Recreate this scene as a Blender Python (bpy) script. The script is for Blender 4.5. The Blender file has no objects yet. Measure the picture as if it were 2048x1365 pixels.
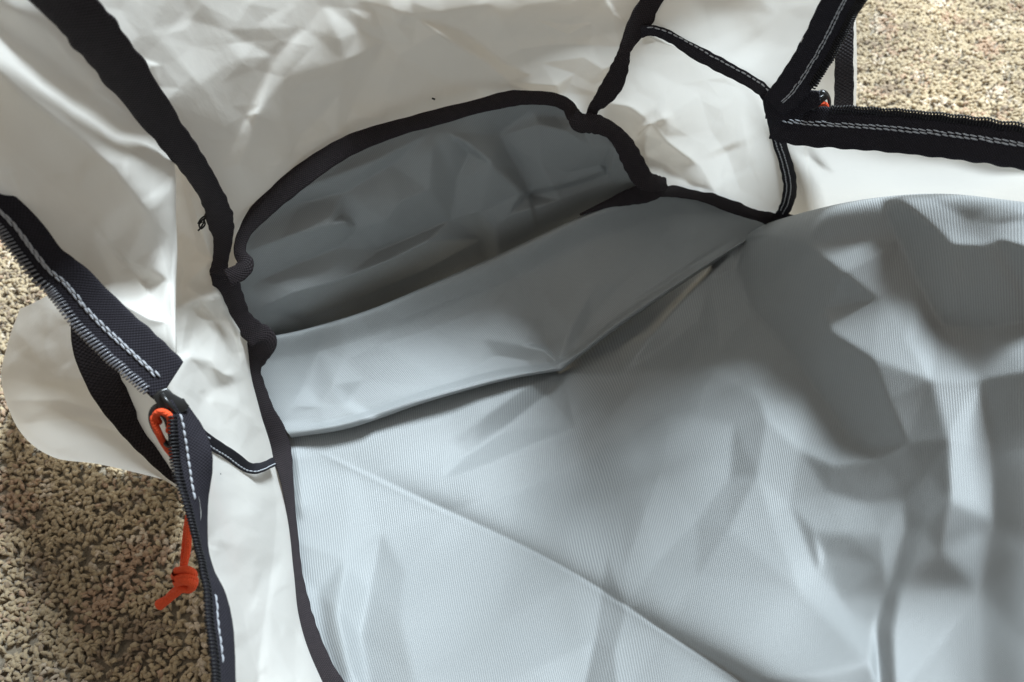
import bpy, math, random
import numpy as np
from mathutils import Vector
from mathutils.geometry import delaunay_2d_cdt

random.seed(7)
rng = np.random.default_rng(7)
scene = bpy.context.scene
COL = scene.collection

# ------------------------------------------------------------------ camera
CAM_H, PITCH, FPX = 0.42, math.radians(50.0), 1479.0
cam = bpy.data.cameras.new('camera')
cam.sensor_width = 36.0
cam.lens = 26.0
cam.clip_start = 0.01
cam.clip_end = 50.0
cam.dof.use_dof = True
cam.dof.focus_distance = 0.335
cam.dof.aperture_fstop = 15.0
cam_o = bpy.data.objects.new('camera', cam)
cam_o.location = (0, 0, CAM_H)
cam_o.rotation_euler = (math.radians(90) - PITCH, 0, 0)
COL.objects.link(cam_o)
scene.camera = cam_o

# ------------------------------------------------------------------ world and lamps
world = bpy.data.worlds.new('World')
scene.world = world
world.use_nodes = True
bgn = world.node_tree.nodes['Background']
bgn.inputs['Color'].default_value = (1.0, 0.93, 0.85, 1)
bgn.inputs['Strength'].default_value = 0.21


def area(name, loc, target, size, power, color):
    l = bpy.data.lights.new(name, 'AREA')
    l.shape = 'RECTANGLE'
    l.size, l.size_y = size
    l.energy = power
    l.color = color
    o = bpy.data.objects.new(name, l)
    o.location = loc
    d = Vector(target) - Vector(loc)
    o.rotation_euler = d.to_track_quat('-Z', 'Y').to_euler()
    COL.objects.link(o)
    return o


area('window_light', (0.88, 1.50, 2.62), (0.0, 0.25, 0.1), (0.8, 0.8), 182, (0.80, 0.92, 1.0))
area('ceiling_lamp', (-0.9, 0.2, 2.3), (0.0, 0.25, 0.1), (0.7, 0.7), 2, (1.0, 0.86, 0.70))

scene.view_settings.view_transform = 'Standard'
scene.view_settings.look = 'None'
scene.view_settings.gamma = 1.0
scene.view_settings.exposure = 0.14
scene.view_settings.use_curve_mapping = False
scene.render.engine = 'CYCLES'
scene.cycles.use_denoising = True
scene.cycles.max_bounces = 10
scene.cycles.diffuse_bounces = 5
scene.cycles.transmission_bounces = 6

# ------------------------------------------------------------------ geometry helpers
cp, sp = math.cos(PITCH), math.sin(PITCH)
FWD = np.array([0, cp, -sp]); UPV = np.array([0, sp, cp]); RGT = np.array([1.0, 0, 0])
CAMP = np.array([0, 0, CAM_H])


def P(u, v, d):
    """world point for a measured photo position and a distance in metres along the view axis"""
    u = np.asarray(u, float)[..., None]; v = np.asarray(v, float)[..., None]; d = np.asarray(d, float)[..., None]
    return CAMP + d * (FWD + RGT * (u - 1024) / FPX + UPV * (682.5 - v) / FPX)


def spline1(ctrl, n, axis=0):
    """uniform Catmull-Rom through control points along an axis"""
    c = np.moveaxis(np.asarray(ctrl, float), axis, 0)
    m = c.shape[0]
    ext = np.concatenate([2 * c[:1] - c[1:2], c, 2 * c[-1:] - c[-2:-1]], 0)
    t = np.linspace(0, m - 1, n)
    i = np.minimum(t.astype(int), m - 2)
    f = (t - i).reshape((-1,) + (1,) * (c.ndim - 1))
    p0, p1, p2, p3 = ext[i], ext[i + 1], ext[i + 2], ext[i + 3]
    r = 0.5 * (2 * p1 + (p2 - p0) * f + (2 * p0 - 5 * p1 + 4 * p2 - p3) * f ** 2 + (3 * p1 - p0 - 3 * p2 + p3) * f ** 3)
    return np.moveaxis(r, 0, axis)


def polydist(U, V, poly):
    """distance, signed distance (+ = right of travel as seen) and 0..1 position along a polyline"""
    poly = np.asarray(poly, float)
    seg = np.diff(poly, axis=0)
    L = np.hypot(seg[:, 0], seg[:, 1]); cum = np.concatenate([[0], np.cumsum(L)])
    best = np.full(U.shape, 1e9); sg = np.zeros(U.shape); tt = np.zeros(U.shape)
    for k in range(len(seg)):
        du, dv = U - poly[k, 0], V - poly[k, 1]
        t = np.clip((du * seg[k, 0] + dv * seg[k, 1]) / (L[k] ** 2), 0, 1)
        ex, ey = du - t * seg[k, 0], dv - t * seg[k, 1]
        r = np.hypot(ex, ey)
        cr = seg[k, 0] * dv - seg[k, 1] * du
        m = r < best
        best = np.where(m, r, best); sg = np.where(m, np.sign(cr) * r, sg); tt = np.where(m, (cum[k] + t * L[k]) / cum[-1], tt)
    return best, sg, tt


def smooth_poly(poly, n=6):
    poly = np.asarray(poly, float)
    return poly if len(poly) < 3 else spline1(poly, (len(poly) - 1) * n + 1)


def features(U, V, D, feats):
    D = D.copy()
    for f in feats:
        kind, poly, A, w = f[:4]
        opt = f[4] if len(f) > 4 else {}
        poly = smooth_poly(poly)
        r, s, t = polydist(U, V, poly)
        e0, e1 = opt.get('ends', (0.25, 0.25))
        tap = np.ones_like(t)
        if e0 > 0: tap = tap * np.clip(t / e0, 0, 1)
        if e1 > 0: tap = tap * np.clip((1 - t) / e1, 0, 1)
        tap = tap * tap * (3 - 2 * tap)
        A = A * 1e-3
        if kind == 'ridge':
            rr = np.sqrt(r * r + opt.get('round', 2.0) ** 2) - opt.get('round', 2.0)
            D -= A * tap * np.exp(-rr / w)
        elif kind == 'bump':
            D -= A * tap * np.exp(-(r / w) ** 2)
        elif kind == 'step':          # right-hand side drops away from the viewer
            soft = opt.get('soft', 6.0); fall = opt.get('fall', 140.0)
            D += A * tap * 0.5 * (1 + np.tanh(s / soft)) * np.exp(-np.clip(s, 0, None) / fall)
        elif kind == 'lift':          # valley crease: the right-hand side rises from the line
            q = np.clip(s, 0, None) / w
            D -= A * tap * q * np.exp(1 - q)
        elif kind == 'terrace':       # both sides: left side up, right side down
            D += A * tap * np.tanh(s / w) * np.exp(-(r / opt.get('fall', 140.0)) ** 2)
    return D


def crumple(U, V, D, n, amp, size, seed, region=None):
    """random straight creases, sharp along the crest, as stiff laminate makes them"""
    g = np.random.default_rng(seed)
    lo_u, hi_u, lo_v, hi_v = region or (U.min(), U.max(), V.min(), V.max())
    fs = []
    for _ in range(n):
        cu, cv = g.uniform(lo_u, hi_u), g.uniform(lo_v, hi_v)
        a = g.uniform(0, math.pi); L = size * g.uniform(0.5, 1.6)
        k = g.normal(0, 0.05)
        p = [(cu - L * math.cos(a), cv - L * math.sin(a)), (cu + k * L * math.sin(a), cv - k * L * math.cos(a)), (cu + L * math.cos(a), cv + L * math.sin(a))]
        fs.append(('ridge', p, amp * g.normal(0, 1), size * g.uniform(0.25, 0.7), {'ends': (0.5, 0.5), 'round': 1.2}))
    return features(U, V, D, fs)


def facets(U, V, creases, spacing=0, amp=0.0, seed=0, blur=2, gain=1.0):
    """flat facets between crease lines, as folded cloth has them: creases are polylines of
    (u, v, height mm), optional scattered points add a crumple; returns heights in metres"""
    g = np.random.default_rng(seed)
    pts, hs, edges = [], [], []
    for c in creases:
        i0 = len(pts)
        for p in c:
            pts.append((p[0], p[1])); hs.append(p[2])
        edges += [(i0 + k, i0 + k + 1) for k in range(len(c) - 1)]
    lo_u, hi_u, lo_v, hi_v = U.min() - 60, U.max() + 60, V.min() - 60, V.max() + 60
    fixed = np.array(pts) if pts else np.zeros((0, 2))
    if spacing:
        for cu in np.arange(lo_u, hi_u, spacing):
            for cv in np.arange(lo_v, hi_v, spacing):
                q = np.array([cu + g.uniform(-.5, .5) * spacing, cv + g.uniform(-.5, .5) * spacing])
                h = g.normal(0, amp)
                if len(fixed) and np.hypot(*(fixed - q).T).min() < spacing * .6: continue
                pts.append(tuple(q)); hs.append(h)
    else:
        for cu in np.linspace(lo_u, hi_u, 6):
            for cv in np.linspace(lo_v, hi_v, 6):
                if len(fixed) and np.hypot(fixed[:, 0] - cu, fixed[:, 1] - cv).min() < 90: continue
                pts.append((cu, cv)); hs.append(0.0)
    for cu in (lo_u, hi_u):
        for cv in (lo_v, hi_v):
            pts.append((cu - 1, cv + 1)); hs.append(0.0)
    r = delaunay_2d_cdt([Vector(p) for p in pts], edges, [], 0, 1e-4)
    vo = np.array([tuple(p) for p in r[0]])
    ho = np.array([np.mean([hs[k] for k in o]) if len(o) else np.nan for o in r[3]])
    for k in np.where(np.isnan(ho))[0]:                       # where two creases cross
        dd = np.hypot(*(np.array(pts) - vo[k]).T); j = np.argsort(dd)[:2]; ho[k] = np.mean(np.array(hs)[j])
    uu, vv = U.ravel(), V.ravel(); H = np.zeros(uu.shape)
    for t in r[2]:
        a, b, c = vo[t[0]], vo[t[1]], vo[t[2]]
        tri = np.array([a, b, c])
        idx = np.where((uu >= tri[:, 0].min()) & (uu <= tri[:, 0].max()) & (vv >= tri[:, 1].min()) & (vv <= tri[:, 1].max()))[0]
        if not len(idx): continue
        den = (b[1] - c[1]) * (a[0] - c[0]) + (c[0] - b[0]) * (a[1] - c[1])
        if abs(den) < 1e-9: continue
        w0 = ((b[1] - c[1]) * (uu[idx] - c[0]) + (c[0] - b[0]) * (vv[idx] - c[1])) / den
        w1 = ((c[1] - a[1]) * (uu[idx] - c[0]) + (a[0] - c[0]) * (vv[idx] - c[1])) / den
        w2 = 1 - w0 - w1
        ok = (w0 >= -1e-6) & (w1 >= -1e-6) & (w2 >= -1e-6)
        H[idx[ok]] = (w0 * ho[t[0]] + w1 * ho[t[1]] + w2 * ho[t[2]])[ok]
    H = H.reshape(U.shape) * gain
    for _ in range(blur):
        for ax in (0, 1):
            Q = np.pad(H, [(1, 1) if k == ax else (0, 0) for k in (0, 1)], mode='edge')
            n = H.shape[ax]
            H = (np.take(Q, range(0, n), ax) + 2 * np.take(Q, range(1, n + 1), ax) + np.take(Q, range(2, n + 2), ax)) / 4
    return H * 1e-3


def undulate(D, U, V, amp, scale, seed):
    g = np.random.default_rng(seed)
    out = D.copy()
    for _ in range(7):
        a = g.uniform(0, 2 * math.pi); k = 2 * math.pi / (scale * g.uniform(0.6, 1.8))
        out += amp * 1e-3 * g.uniform(0.2, 0.5) * np.sin(k * (U * math.cos(a) + V * math.sin(a)) + g.uniform(0, 6.28))
    return out


def link(name, me, parent=None, mat=None):
    o = bpy.data.objects.new(name, me)
    COL.objects.link(o)
    if mat is not None:
        me.materials.append(mat)
    if parent is not None:
        o.parent = parent
    return o


def mesh_np(name, verts, faces, uvs=None, smooth=True):
    """verts Nx3, faces list of equal-size index arrays (M x k), uvs per vertex"""
    me = bpy.data.meshes.new(name)
    verts = np.asarray(verts, np.float32)
    fl = [np.asarray(f, np.int32) for f in (faces if isinstance(faces, list) else [faces])]
    loops = np.concatenate([f.ravel() for f in fl])
    counts = np.concatenate([np.full(len(f), f.shape[1], np.int32) for f in fl])
    starts = np.concatenate([[0], np.cumsum(counts)[:-1]]).astype(np.int32)
    me.vertices.add(len(verts)); me.vertices.foreach_set('co', verts.ravel())
    me.loops.add(len(loops)); me.loops.foreach_set('vertex_index', loops)
    me.polygons.add(len(counts)); me.polygons.foreach_set('loop_start', starts)
    me.update(calc_edges=True)
    me.polygons.foreach_set('use_smooth', np.full(len(counts), smooth))
    if uvs is not None:
        uv = me.uv_layers.new(name='UVMap')
        uv.data.foreach_set('uv', np.asarray(uvs, np.float32)[loops].ravel())
    me.validate()
    return me


def grid_faces(a, b, off=0):
    i = np.arange(a - 1)[:, None] * b + np.arange(b - 1)[None]
    i = i.ravel() + off
    return np.stack([i, i + b, i + b + 1, i + 1], 1)


HOLD = {'lid_panel': .11}


def crisp(ctrl, col, eps=.16):
    """extra control columns close to one column, so that the cloth turns sharply there"""
    c = np.array(ctrl, float)
    eps = np.interp(np.arange(len(c)), np.arange(len(eps)), eps)[:, None] if isinstance(eps, list) else eps
    a, b, d = c[:, col - 1], c[:, col], c[:, col + 1]
    return np.concatenate([c[:, :col], (b + (a - b) * eps)[:, None], b[:, None], (b + (d - b) * eps)[:, None], c[:, col + 1:]], 1)


def patch(name, ctrl, na, nb, mat, parent, feats=(), crump=None, und=None, uvrot=0.0, hold='', fac=()):
    c = spline1(spline1(np.array(ctrl, float), na, 0), nb, 1)
    U, V, D = c[..., 0], c[..., 1], c[..., 2]
    base = P(U, V, D)
    D0 = D
    for f in fac: D = D - facets(U, V, *f[:1], **f[1])
    if und: D = undulate(D, U, V, *und)
    if crump:
        for cr in (crump if isinstance(crump, list) else [crump]):
            D = crumple(U, V, D, *cr)
    ta, tb = np.meshgrid(np.linspace(0, 1, na), np.linspace(0, 1, nb), indexing='ij')
    mk = np.ones_like(ta)
    for e, t in (('t', ta), ('b', 1 - ta), ('l', tb), ('r', 1 - tb)):
        if e in hold:
            q = np.clip((t - HOLD.get(name, .0)) / .14, 0, 1); mk = mk * q * q * (3 - 2 * q)
    D = D0 + (D - D0) * mk
    D = features(U, V, D, feats)
    X = P(U, V, D)
    # arc-length texture coordinates in metres
    du = np.linalg.norm(np.diff(base, axis=1), axis=2).mean(0); dv = np.linalg.norm(np.diff(base, axis=0), axis=2).mean(1)
    s = np.concatenate([[0], np.cumsum(du)]); t = np.concatenate([[0], np.cumsum(dv)])
    S, T = np.meshgrid(s, t)
    cr_, sr_ = math.cos(uvrot), math.sin(uvrot)
    uv = np.stack([S * cr_ - T * sr_, S * sr_ + T * cr_], -1)
    me = mesh_np(name, X.reshape(-1, 3), grid_faces(na, nb), uv.reshape(-1, 2))
    return link(name, me, parent, mat)


def frame_along(C, twist=None):
    T = np.gradient(C, axis=0); T /= np.linalg.norm(T, axis=1)[:, None]
    Vw = CAMP - C; Vw /= np.linalg.norm(Vw, axis=1)[:, None]
    S = np.cross(T, Vw); S /= np.linalg.norm(S, axis=1)[:, None]      # to the left of travel as seen... checked by sign use below
    N = np.cross(S, T)
    if twist is not None:
        a = np.radians(twist)[:, None]
        S, N = S * np.cos(a) + N * np.sin(a), N * np.cos(a) - S * np.sin(a)
    return T, S, N


class Ribbon:
    """a flat woven band with real thickness along measured points (u, v, d, width px[, twist deg])"""
    def __init__(self, pts, per=14, thick=0.0011, wob=0.04, seed=1, lift=0.0015, belly=0.0, shear=0.0):
        pts = np.array([list(p) + [0.0] * (5 - len(p)) for p in pts], float)
        n = (len(pts) - 1) * per + 1
        q = spline1(pts, n)
        g = np.random.default_rng(seed)
        d = q[:, 2] - lift
        C = P(q[:, 0], q[:, 1], d)
        W = np.clip(q[:, 3], 1.0, None) * d / FPX
        t = np.linspace(0, n / per, n)
        wobv = sum(g.uniform(.3, 1) * np.sin(t * g.uniform(2, 16) + g.uniform(0, 6.3)) for _ in range(5)) * wob / 2
        W = W * (1 + wobv)
        self.C, self.W, self.thick, self.n = C, W, thick, n
        self.T, self.S, self.N = frame_along(C, q[:, 4])
        seg = np.linalg.norm(np.diff(C, axis=0), axis=1)
        self.len = np.concatenate([[0], np.cumsum(seg)])
        self.belly = belly
        self.shear = shear

    def mesh(self, name):
        h = self.thick / 2
        prof = [(-.5, -.3), (-.5, .3), (-.46, .85), (-.38, 1.0), (-.2, 1 + .6 * self.belly), (0, 1.0 + self.belly), (.2, 1 + .6 * self.belly), (.38, 1.0), (.46, .85), (.5, .3), (.5, -.3), (.46, -.85), (.2, -1.0), (-.2, -1.0), (-.46, -.85)]
        k = len(prof)
        V = np.zeros((self.n, k, 3)); UV = np.zeros((self.n, k, 2))
        for j, (a, b) in enumerate(prof):
            V[:, j] = self.C + self.S * (a * self.W)[:, None] + self.N * (b * h)
            if self.shear:
                V[:, j] += self.T * ((a + .5) * self.W * self.shear * np.clip((self.len - self.len[-1] + .02) / .02, 0, 1))[:, None]
            UV[:, j, 0] = self.len; UV[:, j, 1] = a * self.W
        i = np.arange(self.n - 1)[:, None] * k; j = np.arange(k)[None]; j2 = (j + 1) % k
        f = np.stack([(i + j).ravel(), (i + j2).ravel(), (i + k + j2).ravel(), (i + k + j).ravel()], 1)
        me = mesh_np(name, V.reshape(-1, 3), [f, np.arange(k)[None, ::-1], (np.arange(k) + (self.n - 1) * k)[None]], UV.reshape(-1, 2))
        return me

    def at(self, length, off):
        """points and frame at a run length, off in half widths (-1..1), on the viewer's face"""
        i = np.interp(length, self.len, np.arange(self.n))
        f = lambda A: np.stack([np.interp(i, np.arange(self.n), A[:, k]) for k in range(3)], -1)
        W = np.interp(length, self.len, self.W)
        c, s, nn, t = f(self.C), f(self.S), f(self.N), f(self.T)
        return c + s * (0.5 * W * off)[..., None] + nn * (self.thick * 0.5), t, s, nn


def tube(pathpts, rad, sides=8, closed=False, caps=True, flat=1.0):
    """tube vertices/faces round a path (Nx3); rad scalar or array"""
    C = np.asarray(pathpts, float); n = len(C)
    rad = np.broadcast_to(np.asarray(rad, float), (n,))
    T = np.gradient(C, axis=0) if not closed else np.roll(C, -1, 0) - np.roll(C, 1, 0)
    T /= np.linalg.norm(T, axis=1)[:, None] + 1e-12
    ref = np.array([0.31, 0.22, 0.92]); 
    S = np.zeros_like(C); s = np.cross(T[0], ref); s /= np.linalg.norm(s)
    for i in range(n):
        s = s - T[i] * s.dot(T[i]); s /= np.linalg.norm(s) + 1e-12; S[i] = s
    N = np.cross(T, S)
    a = np.linspace(0, 2 * math.pi, sides, endpoint=False)
    V = C[:, None] + rad[:, None, None] * (S[:, None] * np.cos(a)[None, :, None] + flat * N[:, None] * np.sin(a)[None, :, None])
    m = n if closed else n - 1
    i = np.arange(m)[:, None]; j = np.arange(sides)[None]
    i2 = (i + 1) % n; j2 = (j + 1) % sides
    f = np.stack([(i * sides + j).ravel(), (i * sides + j2).ravel(), (i2 * sides + j2).ravel(), (i2 * sides + j).ravel()], 1)
    V = V.reshape(-1, 3)
    return V, f


class Bag:
    """collects quads/vertices of one part"""
    def __init__(self): self.v, self.f, self.n = [], [], 0
    def add(self, vf):
        v, f = vf
        self.v.append(v); self.f.append(np.asarray(f) + self.n); self.n += len(v)
    def mesh(self, name, smooth=True):
        return mesh_np(name, np.concatenate(self.v), [np.concatenate(self.f)], np.concatenate(self.v)[:, :2], smooth)


def part(name, bag, mat, parent, kind=None, label=None, smooth=True):
    o = link(name, bag.mesh(name, smooth) if isinstance(bag, Bag) else bag, parent, mat)
    if kind: o['kind'] = kind
    if label: o['label'] = label
    return o


def stitches(rib, off, a, b, step, length, rad, jitter=0.12, seed=3, slant=0.0):
    g = np.random.default_rng(seed); B = Bag()
    s = a
    while s < b:
        L = length * g.uniform(1 - jitter, 1 + jitter)
        t = np.linspace(-0.5, 0.5, 7)
        ss = s + t * L
        p, T, S, N = rib.at(ss, np.full(7, off) + slant * t + g.normal(0, .015))
        h = rad * (0.25 + 0.9 * np.cos(t * math.pi) ** 0.6)
        p = p + N * h[:, None]
        r = rad * np.array([.45, .85, 1, 1, 1, .85, .45])
        B.add(tube(p, r, 6))
        s += step * g.uniform(1 - jitter * .4, 1 + jitter * .4)
    return B


def coil(rib, off, a, b, pitch, R, rad):
    turns = (b - a) / pitch
    n = int(turns * 12)
    th = np.linspace(0, turns * 2 * math.pi, n)
    s = np.linspace(a, b, n)
    p, T, S, N = rib.at(s, np.full(n, off))
    p = p + S * (np.cos(th) * R * 1.35)[:, None] + N * (np.sin(th) * R * 0.8)[:, None]
    B = Bag(); B.add(tube(p, rad, 6)); return B


# ------------------------------------------------------------------ materials
def new_mat(name):
    m = bpy.data.materials.new(name); m.use_nodes = True
    nt = m.node_tree
    return m, nt, nt.nodes['Principled BSDF'], nt.nodes['Material Output']


def node(nt, t, **kw):
    n = nt.nodes.new(t)
    for k, v in kw.items():
        if k in n.inputs.keys(): n.inputs[k].default_value = v
        else: setattr(n, k, v)
    return n


def math_n(nt, op, a, b=None):
    n = nt.nodes.new('ShaderNodeMath'); n.operation = op
    for i, x in enumerate((a, b)):
        if x is None: continue
        if isinstance(x, (int, float)): n.inputs[i].default_value = x
        else: nt.links.new(x, n.inputs[i])
    return n.outputs[0]


def mix_col(nt, fac, a, b):
    n = nt.nodes.new('ShaderNodeMix'); n.data_type = 'RGBA'
    for i, x in ((0, fac), (6, a), (7, b)):
        if isinstance(x, (int, float, tuple)): n.inputs[i].default_value = x
        else: nt.links.new(x, n.inputs[i])
    return n.outputs[2]


def mat_liner():
    m, nt, b, out = new_mat('grey_coated_nylon')
    uv = node(nt, 'ShaderNodeTexCoord')
    nz = node(nt, 'ShaderNodeTexNoise', Scale=60.0, Detail=2.0); nt.links.new(uv.outputs['UV'], nz.inputs['Vector'])
    sep = node(nt, 'ShaderNodeSeparateXYZ'); nt.links.new(uv.outputs['UV'], sep.inputs[0])
    wob = math_n(nt, 'MULTIPLY', nz.outputs['Fac'], 0.0006)
    x = math_n(nt, 'ADD', sep.outputs[0], wob)
    per = 0.00098
    ribs = math_n(nt, 'SINE', math_n(nt, 'MULTIPLY', x, 2 * math.pi / per))
    wf = math_n(nt, 'SINE', math_n(nt, 'MULTIPLY', sep.outputs[1], 2 * math.pi / (per * 0.55)))
    weave = math_n(nt, 'ADD', math_n(nt, 'MULTIPLY', ribs, 0.7), math_n(nt, 'MULTIPLY', math_n(nt, 'MULTIPLY', wf, ribs), 0.5))
    nv = node(nt, 'ShaderNodeTexNoise', Scale=34.0, Detail=3.0); nt.links.new(uv.outputs['UV'], nv.inputs['Vector'])
    w01 = math_n(nt, 'ADD', math_n(nt, 'MULTIPLY', weave, math_n(nt, 'MULTIPLY', nv.outputs['Fac'], 0.72)), 0.5)
    nb = node(nt, 'ShaderNodeTexNoise', Scale=9.0, Detail=4.0); nt.links.new(uv.outputs['UV'], nb.inputs['Vector'])
    c1 = mix_col(nt, w01, (0.205, 0.214, 0.216, 1), (0.385, 0.399, 0.403, 1))
    c2 = mix_col(nt, math_n(nt, 'MULTIPLY', nb.outputs['Fac'], 0.12), c1, (0.32, 0.33, 0.325, 1))
    nt.links.new(c2, b.inputs['Base Color'])
    b.inputs['Roughness'].default_value = 0.42
    b.inputs['Specular IOR Level'].default_value = 0.55
    b.inputs['Sheen Weight'].default_value = 0.12
    b.inputs['Sheen Roughness'].default_value = 0.4
    bp = node(nt, 'ShaderNodeBump', Strength=0.5, Distance=0.00014)
    nt.links.new(weave, bp.inputs['Height']); nt.links.new(bp.outputs[0], b.inputs['Normal'])
    return m


def mat_laminate():
    m, nt, b, out = new_mat('white_laminate_fabric')
    uv = node(nt, 'ShaderNodeTexCoord')
    n1 = node(nt, 'ShaderNodeTexNoise', Scale=24.0, Detail=5.0, Roughness=0.6); nt.links.new(uv.outputs['UV'], n1.inputs['Vector'])
    n2 = node(nt, 'ShaderNodeTexVoronoi', Scale=55.0); n2.feature = 'F1'
    nt.links.new(uv.outputs['UV'], n2.inputs['Vector'])
    col = mix_col(nt, n1.outputs['Fac'], (0.85, 0.83, 0.79, 1), (0.80, 0.775, 0.73, 1))
    nt.links.new(col, b.inputs['Base Color'])
    b.inputs['Roughness'].default_value = 0.42
    b.inputs['Specular IOR Level'].default_value = 0.45
    n3 = node(nt, 'ShaderNodeTexNoise', Scale=420.0, Detail=3.0); nt.links.new(uv.outputs['UV'], n3.inputs['Vector'])
    n4 = node(nt, 'ShaderNodeTexVoronoi', Scale=130.0); n4.feature = 'DISTANCE_TO_EDGE'
    nt.links.new(uv.outputs['UV'], n4.inputs['Vector'])
    hgt = math_n(nt, 'ADD', math_n(nt, 'MULTIPLY', n1.outputs['Fac'], 1.0), math_n(nt, 'MULTIPLY', n2.outputs['Distance'], 0.5))
    hgt = math_n(nt, 'ADD', hgt, math_n(nt, 'MULTIPLY', n3.outputs['Fac'], 0.10))
    hgt = math_n(nt, 'ADD', hgt, math_n(nt, 'MULTIPLY', n4.outputs['Distance'], 0.16))
    bp = node(nt, 'ShaderNodeBump', Strength=0.32, Distance=0.0012)
    nt.links.new(hgt, bp.inputs['Height']); nt.links.new(bp.outputs[0], b.inputs['Normal'])
    tr = node(nt, 'ShaderNodeBsdfTranslucent', Color=(0.88, 0.85, 0.80, 1))
    mx = node(nt, 'ShaderNodeMixShader', Fac=0.36)
    nt.links.new(b.outputs[0], mx.inputs[1]); nt.links.new(tr.outputs[0], mx.inputs[2])
    nt.links.new(mx.outputs[0], out.inputs['Surface'])
    return m


def mat_webbing(name, c0, c1, px, py, strength, rough=0.8):
    m, nt, b, out = new_mat(name)
    uv = node(nt, 'ShaderNodeTexCoord')
    sep = node(nt, 'ShaderNodeSeparateXYZ'); nt.links.new(uv.outputs['UV'], sep.inputs[0])
    a = math_n(nt, 'SINE', math_n(nt, 'MULTIPLY', sep.outputs[0], 2 * math.pi / px))
    c = math_n(nt, 'SINE', math_n(nt, 'MULTIPLY', sep.outputs[1], 2 * math.pi / py))
    w = math_n(nt, 'MULTIPLY', a, c)
    w01 = math_n(nt, 'ADD', math_n(nt, 'MULTIPLY', w, 0.5), 0.5)
    nz = node(nt, 'ShaderNodeTexNoise', Scale=300.0, Detail=3.0); nt.links.new(uv.outputs['UV'], nz.inputs['Vector'])
    f = math_n(nt, 'MULTIPLY', w01, math_n(nt, 'ADD', nz.outputs['Fac'], 0.4))
    nt.links.new(mix_col(nt, f, c0, c1), b.inputs['Base Color'])
    b.inputs['Roughness'].default_value = rough
    b.inputs['Specular IOR Level'].default_value = 0.25
    bp = node(nt, 'ShaderNodeBump', Strength=strength, Distance=0.0003)
    nt.links.new(w, bp.inputs['Height']); nt.links.new(bp.outputs[0], b.inputs['Normal'])
    return m


def mat_plain(name, col, rough, spec=0.4, metal=0.0, bump=0.0, bscale=900.0, var=0.15):
    m, nt, b, out = new_mat(name)
    tc = node(nt, 'ShaderNodeTexCoord')
    nz = node(nt, 'ShaderNodeTexNoise', Scale=bscale, Detail=3.0); nt.links.new(tc.outputs['Object'], nz.inputs['Vector'])
    lo = tuple(x * (1 - var) for x in col[:3]) + (1,); hi = tuple(min(1, x * (1 + var)) for x in col[:3]) + (1,)
    nt.links.new(mix_col(nt, nz.outputs['Fac'], lo, hi), b.inputs['Base Color'])
    b.inputs['Roughness'].default_value = rough
    b.inputs['Specular IOR Level'].default_value = spec
    b.inputs['Metallic'].default_value = metal
    if bump:
        bp = node(nt, 'ShaderNodeBump', Strength=bump, Distance=0.0003)
        nt.links.new(nz.outputs['Fac'], bp.inputs['Height']); nt.links.new(bp.outputs[0], b.inputs['Normal'])
    return m


def mat_carpet():
    m, nt, b, out = new_mat('twisted_carpet_yarn')
    at = node(nt, 'ShaderNodeAttribute', attribute_name='yarn')
    tc = node(nt, 'ShaderNodeTexCoord')
    nz = node(nt, 'ShaderNodeTexNoise', Scale=1500.0, Detail=2.0); nt.links.new(tc.outputs['Object'], nz.inputs['Vector'])
    k = math_n(nt, 'ADD', math_n(nt, 'MULTIPLY', nz.outputs['Fac'], 0.5), 0.75)
    mx = nt.nodes.new('ShaderNodeVectorMath'); mx.operation = 'SCALE'
    nt.links.new(at.outputs['Color'], mx.inputs[0]); nt.links.new(k, mx.inputs['Scale'])
    nt.links.new(mx.outputs[0], b.inputs['Base Color'])
    b.inputs['Roughness'].default_value = 0.9
    b.inputs['Specular IOR Level'].default_value = 0.15
    b.inputs['Sheen Weight'].default_value = 0.22
    b.inputs['Sheen Roughness'].default_value = 0.7
    return m


M_GREY, M_WHITE = mat_liner(), mat_laminate()
M_BIND = mat_webbing('black_grosgrain', (0.007, 0.0055, 0.0062, 1), (0.034, 0.024, 0.028, 1), 0.0012, 0.0016, 0.6, 0.65)
M_TAPE = mat_webbing('black_zipper_tape', (0.010, 0.009, 0.012, 1), (0.026, 0.023, 0.032, 1), 0.0011, 0.0013, 0.45)
M_STRAP = mat_webbing('black_webbing', (0.008, 0.006, 0.007, 1), (0.030, 0.024, 0.027, 1), 0.0016, 0.0022, 0.8)
M_THREAD = mat_plain('grey_white_thread', (0.40, 0.41, 0.44), 0.65)
M_COIL = mat_plain('black_coil_painted_glint', (0.17, 0.17, 0.19), 0.25, 0.7)  # black coil painted grey, its reflected glints put into the base colour
M_COILD = mat_plain('black_coil_dull', (0.012, 0.011, 0.012), 0.5, 0.3)
M_METAL = mat_plain('black_enamel_metal', (0.014, 0.014, 0.014), 0.3, 0.6)
M_ORANGE = mat_plain('orange_cord', (1.0, 0.105, 0.03), 0.65, 0.3, bump=0.5, bscale=1400.0, var=0.12)
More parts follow.
